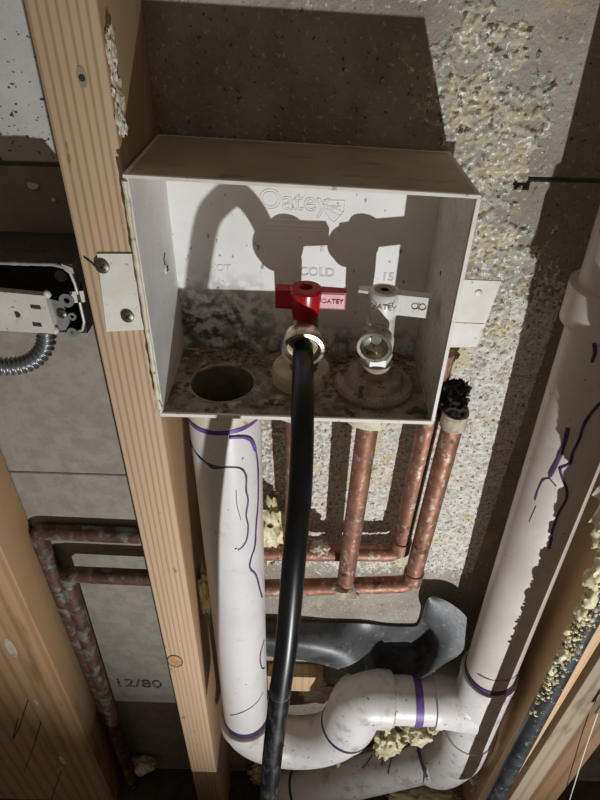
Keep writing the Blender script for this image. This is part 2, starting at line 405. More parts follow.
crust('spray_foam_crust', M['foam_crust'], .06, .235, .97, 1.275, .0013, up_mask,
      lambda x, z: .0018 + .0020 * abs(nz3(x, z, 150, 3.)) + .0022 * nz3(x, z, 360, 5.), 'yellow spray foam crust smeared on the concrete above the bare right flange')
def low_mask(x, z):
    m = .32
    if z > 1.0: m -= (z - 1.0) * 8
    if x < .05: m -= (.05 - x) * 2.5
    if z < .66: m -= (.66 - z) * 12
    return m + nz3(x, z, 90, 11.) * .22 + nz3(x, z, 330, 12.) * .42 - .06
crust('foam_grit', M['grit'], -.05, .225, .62, 1.06, .0014, low_mask,
      lambda x, z: .0012 + .0012 * abs(nz3(x, z, 260, 13.)) + .0012 * nz3(x, z, 420, 15.), 'pale gritty foam residue speckling the concrete around the copper pipes')
def speck(px, py, r, k):
    o = MB().blob(at(px, py, YW - r*.3), r, 2, .3, 200, k, (1, .5, .7)).build('foam_speck', M['foam_pale'])
    return o
for k, (px, py, r, lab) in enumerate(((33, 185, .0045, 'larger pale foam blob stuck on dark wall above the electrical box'), (54, 200, .0025, 'tiny pale foam blob beside the stud above the electrical box'))):
    tag(speck(px, py, r, k + 3), lab, 'foam', 'foam blobs on the wall')

# ---------------------------------------------------------------- studs
def stud(name, x0, x1, y0, y1, z0, z1, mat, label, group='wall studs'):
    root = thing(name, label, 'stud', ((x0+x1)/2, (y0+y1)/2, z0), group)
    MB().box(x0, x1, y0, y1, z0, z1, bevel=.0018).build('timber', mat, root)
    return root
s1 = stud('wall_stud', -.1498, -.1108, .362, YW - .001, 0, 1.55, M['wood'], 'pale pine stud holding the left flange of the white outlet box')
def disc(px, py, y, r, name, mat, parent, sx=1, sz=1, t=.0006):
    c = at(px, py, y)
    pts = [c + Vector((math.cos(a)*r*sx, 0, math.sin(a)*r*sz)) for a in [2*math.pi*k/20 for k in range(20)]]
    return MB().prism(pts, (0, -t, 0)).build(name, mat, parent)
kn = disc(175, 661, .362, .0105, 'knot', M['ink'], s1, .9, 1.35, .0003)
disc(175, 661, .3617, .0092, 'knot_core', M['knot'], kn, .9, 1.35, .0003)
nh = disc(82, 77, .362, .0035, 'nail_stain', M['wood_grey'], s1, .8, 1.6, .0003)
disc(82, 78, .3617, .0018, 'nail_hole', M['ink'], nh, 1, 1, .0003)
cr = MB().tube([at(*p, .3615) for p in ((84, 257), (88, 260), (92, 263), (96, 267))], .0007, 6).build('split', M['ink'], s1)
MB().box(-.1135, -.1112, .3612, .3622, 1.102, 1.104).build('gouge', M['ink'], s1)
g1 = at(99, 256, .3615); g2 = at(131, 258, .3615)
MB().tube([g1, (g1*2+g2)/3 + Vector((0, 0, .0005)), g2], .001, 6).build('gouge', M['ink'], s1)
# foam rag on the upper right edge of the stud
fr = MB()
for k, (px, py, r) in enumerate(((108, 40, .004), (107, 55, .004), (110, 70, .0035), (108, 88, .0045), (111, 98, .005), (112, 112, .0055), (114, 124, .005))):
    c = at(px, py, .364); c.x = max(c.x, -.1105)
    fr.blob(c + Vector((.0008, .004, 0)), r, 3, .9, 420, k, (.45, 1, 1.5))
fr.build('foam_smear', M['foam_pale'], s1)

s2 = stud('wall_stud', -.356, -.318, .397, YW - .001, 0, 1.55, M['wood_old'], 'amber stud at lower left next to the green-stained copper pipes')
s3 = stud('wood_board', -.62, -.3575, .400, YW - .001, 0, .93, M['wood_old'], 'wide amber board at far lower left with black pencil strokes and paint dabs')
s3['category'] = 'board'
for pts in (((28, 700), (19, 728), (13, 739)), ((18, 718), (13, 738)), ((41, 722), (33, 748), (24, 772)), ((61, 771), (51, 800))):
    MB().tube([at(*p, .3998) for p in pts], .0007, 6).build('pencil_stroke', M['ink'], s3)
for px, py, sx, sz in ((11, 648, .006, .022), (62, 760, .004, .016), (36, 702, .002, .008)):
    disc(px, py, .4001, 1, 'paint_dab', M['foam_pale'], s3, sx, sz, .0004)
s4 = stud('wood_lath', .2915, .3025, .316, .346, 0, 1.55, M['wood_tan'], 'thin tan wood strip beside the black foam-flecked pipe', 'right framing')
s5 = stud('wall_stud', .3095, .3370, .314, YW - .001, 0, 1.55, M['wood_grey'], 'weathered grey-brown stud on the right with a pale wire over it', 'right framing')
s7 = stud('wood_lath', .3046, .3088, .350, YW - .001, 0, 1.55, M['wood_tan'], 'tan strip added to lighten the shaded stud side between vent stack and black pipe', 'right framing')  # added facing in lighter wood, brightens the stud's unlit side
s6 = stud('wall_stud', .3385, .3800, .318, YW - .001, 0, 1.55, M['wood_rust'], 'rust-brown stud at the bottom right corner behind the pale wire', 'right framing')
wp = [at(*p, .305) for p in ((612, 690), (600, 707), (585, 750), (569, 802), (550, 850))]
wire = thing('wire', 'thin pale wire running down the grey stud at lower right', 'wire', wp[-1])
MB().tube(wp, .0006, 8).build('strand', M['rim'], wire)
MB().tube([at(606, 698, .304), at(596, 713, .304)], .0018, 10).build('ferrule', M['galv'], wire)

# ---------------------------------------------------------------- washing machine outlet box
BX0, BX1, BZ0, BZ1, BY0, BY1 = -.1078, .1036, .9665, 1.1435, .350, .446
T = .0026
box = thing('outlet_box', 'white plastic laundry outlet box screwed beside the pine stud', 'outlet box', ((BX0+BX1)/2, .40, BZ0))
DR = (-.0645, .391, .0265)
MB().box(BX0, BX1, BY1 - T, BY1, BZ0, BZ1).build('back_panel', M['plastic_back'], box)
MB().box(BX0, BX0 + T, BY0, BY1 - T, BZ0, BZ1).build('side_wall', M['plastic'], box)
MB().box(BX1 - T, BX1, BY0, BY1 - T, BZ0, BZ1).build('side_wall', M['plastic_right'], box)
MB().box(BX0 + T, BX1 - T, BY0, BY1 - T, BZ1 - T, BZ1).build('top_panel', M['plastic_top'], box)
MB().plate_hole(BX0 + T, BX1 - T, BY0, BY1 - T, BZ0, BZ0 + T, *DR).build('bottom_panel', M['plastic_floor'], box)
rim = MB()
rim.box(BX0 - .0002, BX1 + .0002, BY0 - .0022, BY0, BZ0 - .0006, BZ0 + .0032, bevel=.0005, seg=1)
rim.build('front_lip', M['rim'], box)
rm = MB().box(BX0 - .0002, BX1 + .0002, BY0 - .0022, BY0, BZ1 - .0022, BZ1 + .0004, bevel=.0005, seg=1)
rm.build('front_lip', M['rim'], box)
MB().box(BX1 - .0022, BX1 + .0003, BY0 - .0022, BY0, BZ0 + .0032, BZ1 - .0022).build('front_lip', M['rim'], box)
# ragged cream foam edge down the left of the opening
le = MB(); n = 60
zs = [BZ0 + .002 + (BZ1 - BZ0 - .006) * k / n for k in range(n + 1)]
le.tube([(BX0 + .0002 + .0007*noise.noise(Vector((0, 0, z*90))), BY0 - .0006, z) for z in zs], [.0017 + .0011*noise.noise(Vector((3, 0, z*140))) for z in zs], 8)
le.build('ragged_edge', M['cream'], box)
# drain socket and supply collars under the box
MB().lathe((DR[0], DR[1], BZ0 - .020), (0, 0, 1), [(0, .0335), (.018, .0345), (.020, .0345), (.020, .0264), (.0, .0264)], 40, closed=True).build('drain_socket', M['cream'], box)
MB().lathe((DR[0], DR[1], BZ0 - .06), (0, 0, 1), [(0, .0258), (.0615, .0258), (.0615, .0263), (0, .0263)], 40, closed=True).build('socket_liner', M['liner'], box)
MB().lathe((DR[0], DR[1], BZ0 + T - .0002), (0, 0, 1), [(-.003, .0262), (.0006, .0263), (.0006, .0276), (-.003, .0276)], 40, closed=True).build('drain_ring', M['grommet'], box)
MB().lathe((.0605, .393, BZ0 - .031), (0, 0, 1), [(0, .012), (.0005, .019), (.005, .0245), (.012, .0275), (.031, .028)], 36).build('supply_collar', M['cream'], box)
MB().lathe((-.0015, .400, BZ0 - .031), (0, 0, 1), [(0, .012), (.0005, .019), (.005, .0245), (.012, .0275), (.031, .028)], 36).build('supply_collar', M['cream'], box)
# mounting flanges
FY = .3605
q = [at(*p, FY) for p in ((98, 259), (132, 258), (145, 331), (107, 334))]
q[1].x = q[2].x = BX0 + .0005
fl = MB().prism(q, (0, .0014, 0)).build('mounting_flange', M['rim'], box)
q = [at(*p, FY) for p in ((464, 278), (502, 279), (477, 346), (451, 347))]
q[0].x = q[3].x = BX1 - .0005
fl2 = MB().prism(q, (0, .0014, 0)).build('mounting_flange', M['rim'], box)
MB().lathe(at(479, 291, FY), (0, -1, 0), [(-.0003, .0026), (.0005, .0024), (.0007, 0)], 14).build('rivet', M['screw'], fl2)
st = at(452, 322, FY); st2 = at(486, 322, FY)
MB().box(BX1 + .0005, st2.x - .001, FY - .0005, FY, st.z - .0006, st.z + .0006).build('moulded_rib', M['rim'], fl2)
def screw_head(c, axis, r, parent, mat='screw'):
    ax = Vector(axis)
    s = MB().lathe(c, ax, [(-.0006, r), (.0006, r), (.0012, r*.8), (.0014, 0)], 20).build('screw', M[mat], parent)
    cs = MB()
    u = Vector((0, 0, 1)).cross(ax).normalized(); v = ax.cross(u)
    for a in (R(40), R(130)):
        d = u*math.cos(a) + v*math.sin(a); e = u*-math.sin(a) + v*math.cos(a)
        c0 = Vector(c) + ax*.0007
        cs.prism([c0 + d*r*.62 + e*r*.13, c0 - d*r*.62 + e*r*.13, c0 - d*r*.62 - e*r*.13, c0 + d*r*.62 - e*r*.13], ax*.001)
    cs.build('cross_slot', M['slot'], s)
    return s
screw_head(at(103, 271, FY - .001), (0, -1, 0), .0048, box)
screw_head(at(128, 319, FY - .001), (0, -1, 0), .0046, box)
screw_head(atx(166, 271, BX0 + T), (1, 0, 0), .0042, box, 'handle_white')
MB().tube([atx(*p, BX0 + T) for p in ((165, 256), (164, 262), (165, 268))], .0006, 6).build('scratch', M['ink'], box)
MB().tube([atx(*p, BX1 - T) for p in ((441, 270), (441, 274))], .0007, 6).build('scratch', M['ink'], box)
# moulded lettering on the back panel
BKY = BY1 - T - .0001
def emb(s, px, py, size, bv=.00045): lettering('moulded_lettering', s, M['plastic_back'], box, facing(at(px, py, BKY)), size, outline=True, bevel=bv)
emb('Oatey', 294, 203, .0215); emb('HOT', 220, 270, .0085); emb('COLD', 317, 273, .0105); emb('15', 388, 277, .0105)
sh = [at(*p, BKY) for p in ((324, 201), (345, 201), (344, 212), (338, 219), (334, 223), (329, 219), (324, 211), (324, 201))]
MB().tube(sh, .00045, 6).build('moulded_shield', M['plastic_back'], box)
MB().tube([at(324, 205, BKY), at(344, 213, BKY)], .0004, 6).build('shield_bar', M['plastic_back'], box)
MB().tube([at(324, 209, BKY), at(342, 217, BKY)], .0004, 6).build('shield_bar', M['plastic_back'], box)
emb('UPC', 334, 209, .0055, .0003)
for py in (221, 226, 230):
    MB().tube([at(266, py, BKY), at(324, py + 2, BKY)], .0004, 6).build('moulded_rule', M['plastic_back'], box)
ar = MB().tube([at(331, 248, BKY), at(332, 235, BKY)], .0004, 6)
ar.tube([at(329, 239, BKY), at(332, 235, BKY), at(334, 239, BKY)], .0004, 6)
ar.build('moulded_arrow', M['plastic_back'], box)
emb('E', 322, 250, .006, .0003)

# the old box is racked a little: its left side stands higher than its right
for ch in list(box.children_recursive):
    o0 = BASE[box.name]
    for v in ch.data.vertices:
        p = v.co + o0
        v.co.z += (p.z - BZ0) / (BZ1 - BZ0) * (-p.x / .105) * .0030 + (p.z - BZ0) / (BZ1 - BZ0) * .0012
lint = MB()
for k in range(170):
    x = random.uniform(BX0 + .006, BX1 - .006); y = BY1 - T - abs(random.gauss(0, .022)) - .002
    if y < BY0 + .004 or math.hypot(x - DR[0], y - DR[1]) < DR[2] + .002: continue
    if random.random() < .55:
        a = random.uniform(0, 6.28); l = random.uniform(.003, .009); c0 = Vector((x, y, BZ0 + T + .0006))
        m0 = Vector((math.cos(a), math.sin(a), 0)) * l
        q = [c0 - m0, c0 + Vector((-m0.y, m0.x, .002)) * .35 + Vector((0, 0, .0012)), c0 + m0]
        for p in q:
            p.x = min(max(p.x, BX0 + T), BX1 - T); p.y = min(max(p.y, BY0), BY1 - T)
        if any(math.hypot(p.x - DR[0], p.y - DR[1]) < DR[2] + .001 for p in q): continue
        lint.tube(q, .0003, 5)
    else:
        lint.blob((x, y, BZ0 + T + .0008), random.uniform(.0012, .0034), 1, .5, 300, k, (1.2, 1.2, .6))
tag(lint.build('lint', M['lint'], smooth=50), 'dusty lint and crumbs lying along the floor of the white outlet box', 'lint', kind='stuff')

# ---------------------------------------------------------------- valves
FZ = BZ0 + T
def arm(mb, cx, cy, ang, r0, r1, z0, z1, w0, w1):
    d = Vector((math.cos(ang), math.sin(ang), 0)); e = Vector((-d.y, d.x, 0))
    c = Vector((cx, cy, 0))
    pts = [c + d*r0 + e*w0, c + d*r0 - e*w0, c + d*r1 - e*w1, c + d*r1 + e*w1]
    mb.prism([p + Vector((0, 0, z0)) for p in pts], (0, 0, z1 - z0))
# -- bare valve with white handle
vx, vy = .0605, .394
v1 = thing('shutoff_valve', 'white-handled valve with an open threaded outlet in the box', 'valve', (vx, vy, FZ))
MB().lathe((vx, vy, FZ), (0, 0, 1), [(0, .0325), (.003, .033), (.0055, .031), (.006, .0245), (.010, .0235), (.0125, .0215), (.013, .012)], 40).build('base_flange', M['grommet'], v1)
MB().lathe((vx, vy, FZ + .0125), (0, 0, 1), [(0, .0140), (.012, .0135), (.0125, .010)], 32).build('packing_sleeve', M['grommet'], v1)
MB().lathe((vx, vy, FZ + .0245), (0, 0, 1), [(0, .0125), (.007, .0125), (.0075, .009)], 6).build('hex_nut', M['handle_white'], v1, smooth=0)
MB().lathe((vx, vy, FZ + .030), (0, 0, 1), [(0, .0098), (.006, .0108), (.020, .0112), (.036, .0108), (.040, .008)], 28).build('body', M['handle_white'], v1)
od = Vector((-.20, -1, -.06)).normalized()
oc = at(374, 348, .366)
L0 = .024
op = []
op += [(-L0, .0095), (-.012, .0100)]
for k in range(5): op += [(-.0115 + k*.0023, .0124), (-.0105 + k*.0023, .0138), (-.0098 + k*.0023, .0124)]
op += [(-.0002, .0134), (.0004, .0128), (.0002, .0106), (-.004, .0098), (-.008, .0092), (-.012, .0040), (-.0125, .0)]
MB().lathe(oc, od, op, 32).build('threaded_outlet', M['chrome'], v1)
MB().lathe(oc + od*-.0092 + Vector((.0006, 0, .0012)), od, [(-.001, .0042), (.0003, .0042), (.0004, 0)], 20).build('bore', M['bore'], v1)
HZ = at(387, 289.5, vy).z
h = MB()
h.lathe((vx, vy, HZ - .021), (0, 0, 1), [(0, .0105), (.002, .0118), (.018, .0122), (.0205, .0112), (.021, .008)], 32)
ha = R(-11)
arm(h, vx, vy, ha, .006, .0345, HZ - .0175, HZ - .001, .0048, .0040)
arm(h, vx, vy, ha + math.pi, .006, .0190, HZ - .0175, HZ - .001, .0048, .0040)
hd = h.build('handle', M['handle_white'], v1)
MB().lathe((vx, vy, HZ - .0008), (0, 0, 1), [(0, .0080), (.0010, .0078), (.0014, .006), (.0008, .003), (.0008, 0)], 24).build('handle_screw', M['grommet'], hd)
dd = Vector((math.cos(ha), math.sin(ha), 0)); ee = Vector((dd.y, -dd.x, 0))
lettering('handle_lettering', 'OATEY', M['grommet'], hd, facing(Vector((vx - .001, vy - .0124, HZ - .0085)), yaw=ha), .0058, .0003)
c = Vector((vx, vy, HZ - .0085)) + ee*.0045 + dd*.0265
em = MB()
for k in (-1, 1):
    em.tube([c + dd*(k*.0028) + dd*(.0024*math.cos(a)) + Vector((0, 0, .0024*math.sin(a))) for a in [2*math.pi*i/14 for i in range(15)]], .0004, 6)
em.tube([c + dd*(-.0002) + Vector((0, 0, .0030)), c + dd*.0005 + Vector((0, 0, -.0030))], .0004, 6)
em.build('handle_emblem', M['grommet'], hd)
# -- hose valve with red handle
rx, ry = .0022, .396
v2 = thing('shutoff_valve', 'red-handled valve with the black hose screwed on', 'valve', (rx, ry, FZ))
MB().lathe((rx - .002, ry + .004, FZ), (0, 0, 1), [(0, .0238), (.010, .0244), (.0135, .0230), (.015, .019), (.0155, .010)], 40).build('base_flange', M['puck'], v2)
MB().lathe((rx, ry, FZ + .014), (0, 0, 1), [(0, .0115), (.010, .0115), (.012, .0100), (.030, .0105), (.045, .0105), (.052, .008)], 28).build('body', M['brass'], v2)
rc = at(303, 348, .368)
rod = Vector((.02, -1, -.16)).normalized()
MB().lathe(rc, rod, [(-.026, .0095), (-.010, .0105), (-.0095, .0120), (-.001, .0120), (-.001, .0)], 32).build('outlet', M['brass'], v2)
HZ2 = at(305, 287, ry).z
h = MB()
h.lathe((rx, ry, HZ2 - .0225), (0, 0, 1), [(-.004, .0080), (-.002, .0100), (.014, .0128), (.0205, .0130), (.0225, .0110), (.0225, .0050), (.016, .0050), (.016, 0)], 32)
hb = R(-3)
arm(h, rx, ry, hb, .006, .0300, HZ2 - .0150, HZ2 - .0012, .0055, .0042)
arm(h, rx, ry, hb + math.pi, .006, .0228, HZ2 - .0165, HZ2 - .0012, .0055, .0048)
hd = h.build('handle', M['red'], v2)
dd = Vector((math.cos(hb), math.sin(hb), 0)); ee = Vector((dd.y, -dd.x, 0))
c = Vector((rx, ry, HZ2 - .0082)) + dd*.0200 + ee*.0047
MB().prism([c + dd*s*.0090 + Vector((0, 0, t*.0056)) - ee*(.0003 if s > 0 else -.0003) for s, t in ((-1, -1), (1, -1), (1, 1), (-1, 1))], ee*.0004).build('handle_plate', M['redlabel'], hd)
lettering('handle_lettering', 'OATEY', M['red'], hd, facing(c + ee*.0007, yaw=hb), .0052, .0003)

# ---------------------------------------------------------------- hose on the red valve
hp = [rc + rod*-.004, rc + rod*.010, at(303, 366, .348), at(303, 385, .325), at(302.5, 412, .302), at(302, 445, .281), at(299.5, 500, .255), at(294, 560, .232), at(287, 640, .212), at(279, 700, .200), at(271, 770, .188), at(267, 830, .181), at(262, 900, .176)]
def smooth_path(P, n=6):
    out = []
    for i in range(len(P) - 1):
        p0, p1, p2, p3 = P[max(i-1, 0)], P[i], P[i+1], P[min(i+2, len(P)-1)]
        for k in range(n):
            t = k / n
            out.append(0.5 * ((2*p1) + (p2-p0)*t + (2*p0-5*p1+4*p2-p3)*t*t + (3*p1-p0-3*p2+p3)*t**3))
    out.append(P[-1]); return out
hs = thing('hose', 'black rubber washing machine hose hanging from the red valve', 'hose', hp[-1])
tb = MB().tube(smooth_path(hp), .0077, 24).build('tube', M['rubber'], hs)
MB().lathe(rc, rod, [(-.010, .0128), (-.010, .0155), (-.008, .0165), (.001, .0168), (.003, .0160), (.0035, .0135), (.001, .0118), (-.010, .0118)], 36, closed=True).build('coupling', M['chrome'], hs)
a0, a1 = at(284, 682, .2135), at(283, 690, .2122)
MB().tube([at(280.7, 686, .2028), at(279.9, 693, .2014)], .0079, 24).build('scuffed_seam', M['scuff'], tb)

# ---------------------------------------------------------------- drain: standpipe, trap, tee, vent
SP = Vector((-.0645, .391, 0)); RP = .0312
drain = thing('drain_pipe', 'white plastic drain pipe with U trap and vent stack, purple primer streaks', 'drain pipe', (.08, .39, .05))
zt, zb = BZ0 - .019, at(243, 716, .391).z
stand = MB().lathe((SP.x, SP.y, zb), (0, 0, 1), [(0, RP), (zt - zb + .012, RP), (zt - zb + .012, RP - .0045), (0, RP - .0045)], 48, closed=True).build('standpipe', M['pvc'], drain)
def band(org, ax, r, hgt, parent, mat='primer', name='primer_ring'):
    return MB().lathe(Vector(org) - Vector(ax).normalized()*hgt/2, ax, [(0, r - .001), (0, r + .0004), (hgt, r + .0004), (hgt, r - .001)], 44, closed=True).build(name, M[mat], parent)
band((SP.x, SP.y, at(226, 434, .36).z + .001), (-.06, .0, 1), RP + .0004, .0040, stand)
band((SP.x, SP.y, zb + .0100), (0, 0, 1), RP + .0003, .0085, stand, 'primer_dark')
def drip(pts, a, b, r, parent, rad=.0009, mat='primer_dark'):
    P = []
    for i, (x, y) in enumerate(pts):
        p = on_cyl(x, y, a, b, r + .0001); P.append(p)
    if len(P) > 2: P = smooth_path(P, 3)
    seg = 6
    rr = [1.35 * rad * (0.75 + 0.5*abs(noise.noise(p*160))) for p in P]
    MB().tube(P, rr, seg).build('primer_drip', M[mat], parent)
sa, sb = Vector((SP.x, SP.y, 0)), Vector((SP.x, SP.y, 1))
drip([(190, 441), (198, 455), (207, 463), (214, 468), (226, 467), (240, 468), (246, 476), (246, 490), (248, 500), (246, 515), (248, 525), (247, 538), (243, 546), (238, 550)], sa, sb, RP, stand, .0008)
drip([(191, 444), (200, 458), (212, 465), (221, 467)], sa, sb, RP, stand, .0006)
drip([(229, 438), (244, 437), (252, 441), (256, 452), (258, 470), (258, 500), (256, 525), (255, 545), (251, 558), (250, 568), (256, 575), (260, 590), (262, 597)], sa, sb, RP, stand, .0009)
drip([(229, 437), (242, 436.5), (251, 440), (255, 450)], sa, sb, RP, stand, .0018, 'primer')
drip([(237, 548), (235, 549)], sa, sb, RP, stand, .0006)
drip([(264, 640), (261, 650), (260, 660), (262, 668), (264, 668)], sa, sb, RP, stand, .0008)
drip([(231, 715), (240, 713), (250, 708), (258, 701), (263, 692)], sa, sb, RP, stand, .0007)
drip([(236, 490), (237, 505), (241, 520)], sa, sb, RP, stand, .0003)

ROT = .0362                                        # outside radius of the fittings
xA = SP.x; e2 = at(354, 712, .393)
arm_z = at(410, 700, .395).z
ub = []
Rb = (e2.x - .008 - xA) / 2
cxb = xA + Rb
for k in range(0, 25):
    a = math.pi + (math.pi - R(12)) * k / 24
    ub.append(Vector((cxb + Rb*math.cos(a), .391, zb - .006 + Rb*1.0*math.sin(a))))
ub.insert(0, Vector((xA, .391, zb + .004)))
trap = MB().tube(ub, ROT, 36).build('trap_bend', M['pvc_trap'], drain)
ebot = ub[-1]; edir = (ub[-1] - ub[-2]).normalized()
MB().lathe(ub[0], (0, 0, 1), [(-.02, ROT), (-.02, ROT + .0012), (0, ROT + .0012), (.001, ROT - .001), (.001, RP - .0005)], 44).build('trap_hub', M['pvc_trap'], trap)
# cleanout seam moulding under the bend
cs = on_cyl(305, 752, Vector((cxb - .05, .391, zb - .006 - Rb)), Vector((cxb + .05, .391, zb - .006 - Rb)), ROT)
cn = (cs - Vector((cs.x, .391, zb - .006 - Rb))).normalized()
MB().lathe(cs, cn, [(-.0012, .0075), (.0004, .0075), (.0004, .0062), (-.0012, .0062)], 24, closed=True).build('mould_mark', M['pvc_trap'], trap)
# elbow up and over into the horizontal trap arm
EH = at(389, 699, .395)
pe = [ebot - edir*.006, ebot + edir*.012]
ec = [pe[1] + edir*.010, Vector((EH.x - .040, .394, arm_z - .004)), Vector((EH.x - .018, .395, arm_z + .001)), Vector((EH.x, .395, arm_z))]
elb = MB().tube(smooth_path(pe + ec, 6), .0385, 36).build('trap_elbow', M['pvc_trap'], drain)
band(ebot + edir*.006, edir, .0385, .0055, elb, 'primer_dark')
TE = Vector((at(463, 705, .395).x, .395, arm_z))
MB().tube([Vector((EH.x - .01, .395, arm_z)), TE], RP + .001, 36).build('trap_arm', M['pvc_trap'], drain)
band((at(391, 700, .395).x, .395, arm_z), (1, 0, 0), .0345, .003, elb, 'puck', 'joint_seam')
pb = band((at(416, 700, .395).x, .395, arm_z), (1, 0, .02), RP + .0014, .0105, drain)
# tee and vent stack
def vent_c(z): return Vector((.2465 + (.80 - z) * .042, .395, z))
vtop, vbot = vent_c(1.30), vent_c(.30)
zr = at(492, 690, .37).z
vent = MB().tube([vent_c(zr - .02), vent_c(1.30)], RP, 48).build('vent_stack', M['pvc_tan'], drain)
vdir = (vtop - vbot).normalized()
tee = MB()
tee.tube([vent_c(zr), vent_c(zr - .012), vent_c(zr - .020), vent_c(.35), vent_c(.335)], [ROT, ROT, ROT - .001, ROT - .001, ROT], 40)
tee.tube([Vector((TE.x - .045, .395, arm_z)), Vector((TE.x - .035, .395, arm_z)), Vector((TE.x - .034, .395, arm_z)), vent_c(arm_z - .012)], [ROT, ROT, ROT - .0015, ROT], 36)
tee = tee.build('tee', M['pvc_trap'], drain)
band(vent_c(zr + .004), vdir, RP + .0008, .0090, vent, 'primer_dark')
drip([(466, 660), (478, 674), (492, 680), (508, 680), (520, 673)], vbot, vtop, RP, vent, .0005)
# upper coupling
hz0, hz1 = at(585, 338, .37).z, at(585, 293, .37).z
MB().lathe(vent_c(hz0), vdir, [(0, RP), (0, .0372), (.030, .0372), (.0305, RP)], 44).build('coupling', M['pvc_tan'], vent)
drip([(603, 400), (592, 412), (584, 425), (579, 440), (573, 452), (570, 463), (562, 467), (560, 470), (563, 480), (567, 490), (566, 500), (560, 510), (556, 520), (552, 532), (551, 540), (549, 548)], vbot, vtop, RP, vent, .0011)
drip([(568, 428), (564, 444), (558, 460), (550, 476)], vbot, vtop, RP, vent, .0016)
drip([(550, 478), (543, 480), (538, 490), (535, 500)], vbot, vtop, RP, vent, .0006)
drip([(549, 478), (556, 486)], vbot, vtop, RP, vent, .0006)
drip([(536, 506), (529, 522)], vbot, vtop, RP, vent, .0003)
drip([(594, 343), (595, 352), (592, 362)], vbot, vtop, RP, vent, .0013)
# lower elbow and drain run heading left
lz = .135
le0 = vent_c(.30)
run_end = at(298, 792, .400); run_st = at(428, 759, .410)
le0 = vent_c(.34)
lp = smooth_path([le0 + vdir*.01, vent_c(.30), vent_c(.26) + Vector((-.006, .003, 0)), run_st.lerp(vent_c(.205), .45) + Vector((0, 0, .004)), run_st], 6)
lel = MB().tube(lp, .0375, 36).build('lower_elbow', M['pvc_trap'], drain)
run = MB().tube([run_st + Vector((.01, 0, .003)), run_end], RP + .001, 36).build('drain_run', M['pvc_trap'], drain)
rd = (run_end - run_st).normalized()
band(run_st + rd*.001, rd, RP + .0060, .005, lel, 'primer_dark')
MB().lathe(run_end + rd*-.004, rd, [(0, RP), (0, .0372), (.05, .0372), (.05, .02)], 36).build('end_coupling', M['pvc_trap'], run)
band(run_end + rd*-.004, rd, .0372, .004, run, 'primer_dark')
drip([(372, 755), (366, 764), (362, 768)], run_st, run_end, RP + .001, run, .0008)
drip([(413, 742), (400, 750), (393, 756), (390, 764), (388, 774)], run_st, run_end, RP + .001, run, .0009)
drip([(395, 752), (385, 758), (381, 765)], run_st, run_end, RP + .001, run, .0008)

# ---------------------------------------------------------------- copper supply pipes
RC = .0098
def bend_path(P, r=.016, n=6):
    P = [Vector(p) for p in P]; out = [P[0]]
    for i in range(1, len(P) - 1):
        a = (P[i-1] - P[i]).normalized(); b = (P[i+1] - P[i]).normalized()
        s, e = P[i] + a*r, P[i] + b*r
        for k in range(n + 1):
            t = k / n; out.append(s*(1-t)**2 + P[i]*2*t*(1-t) + e*t*t)
    out.append(P[-1]); return out
yA, yB, yC = .408, .428, .400
A_top, A_bot = at(456, 412, yA), at(411, 584, yA)
cold = thing('copper_pipe', 'front copper supply pipe whose right riser ends in a black foam plug', 'copper pipe', (.06, yA, .65), 'copper supply pipes')
A_left = at(262, 588, yA); 
pA = bend_path([A_top, A_bot, A_left])
pm = MB().tube(pA, RC, 22).build('riser', M['copper'], cold)
C_bot = at(345, 585, yA); C_top = Vector((.0605, .395, BZ0 - .030))
MB().tube([C_top, C_bot], RC, 22).build('branch', M['copper'], cold)
MB().blob(C_bot + Vector((0, -.004, -.002)), .0145, 3, .5, 130, 4, (1.0, .8, .9)).build('solder_lump', M['solder'], cold)
dA = (A_top - A_bot).normalized()
MB().lathe(A_bot + dA*.006, dA, [(0, RC), (0, RC + .0016), (.018, RC + .0016), (.0185, RC)], 22).build('elbow_collar', M['copper'], cold)
MB().lathe(A_top - dA*.016, dA, [(0, RC), (0, RC + .002), (.016, RC + .002), (.016, 0)], 22).build('end_cap', M['solder'], cold)
cap = MB()
for k, (px, py, r, yy) in enumerate(((456, 405, .0095, yA), (451, 392, .0105, .420), (460, 389, .0085, .424), (449, 404, .009, .416), (446, 415, .008, .420))):
    cap.blob(at(px, py, yy), r, 3, .7, 420, k)
cap.build('foam_plug', M['blackfoam'], cold)
hot = thing('copper_pipe', 'rear copper supply pipe running behind the centre branch under the box', 'copper pipe', (.03, yB, .72), 'copper supply pipes')
B_top, B_bot, B_left = at(444, 352, yB), at(399, 553, yB), at(262, 552, yB)
MB().tube(bend_path([B_top, B_bot, B_left]), RC, 22).build('riser', M['copper'], hot)
dB = (B_top - B_bot).normalized()
MB().lathe(B_bot + dB*.006, dB, [(0, RC), (0, RC + .0016), (.018, RC + .0016), (.0185, RC)], 22).build('elbow_collar', M['copper'], hot)
D_bot = at(293, 551, yB)
MB().tube([Vector((-.0030, .403, BZ0 - .030)), at(294, 500, .415), D_bot], RC, 22).build('branch', M['copper'], hot)
MB().blob(at(320, 548, yB - .006), .0095, 3, .5, 160, 9).build('solder_lump', M['solder'], hot)

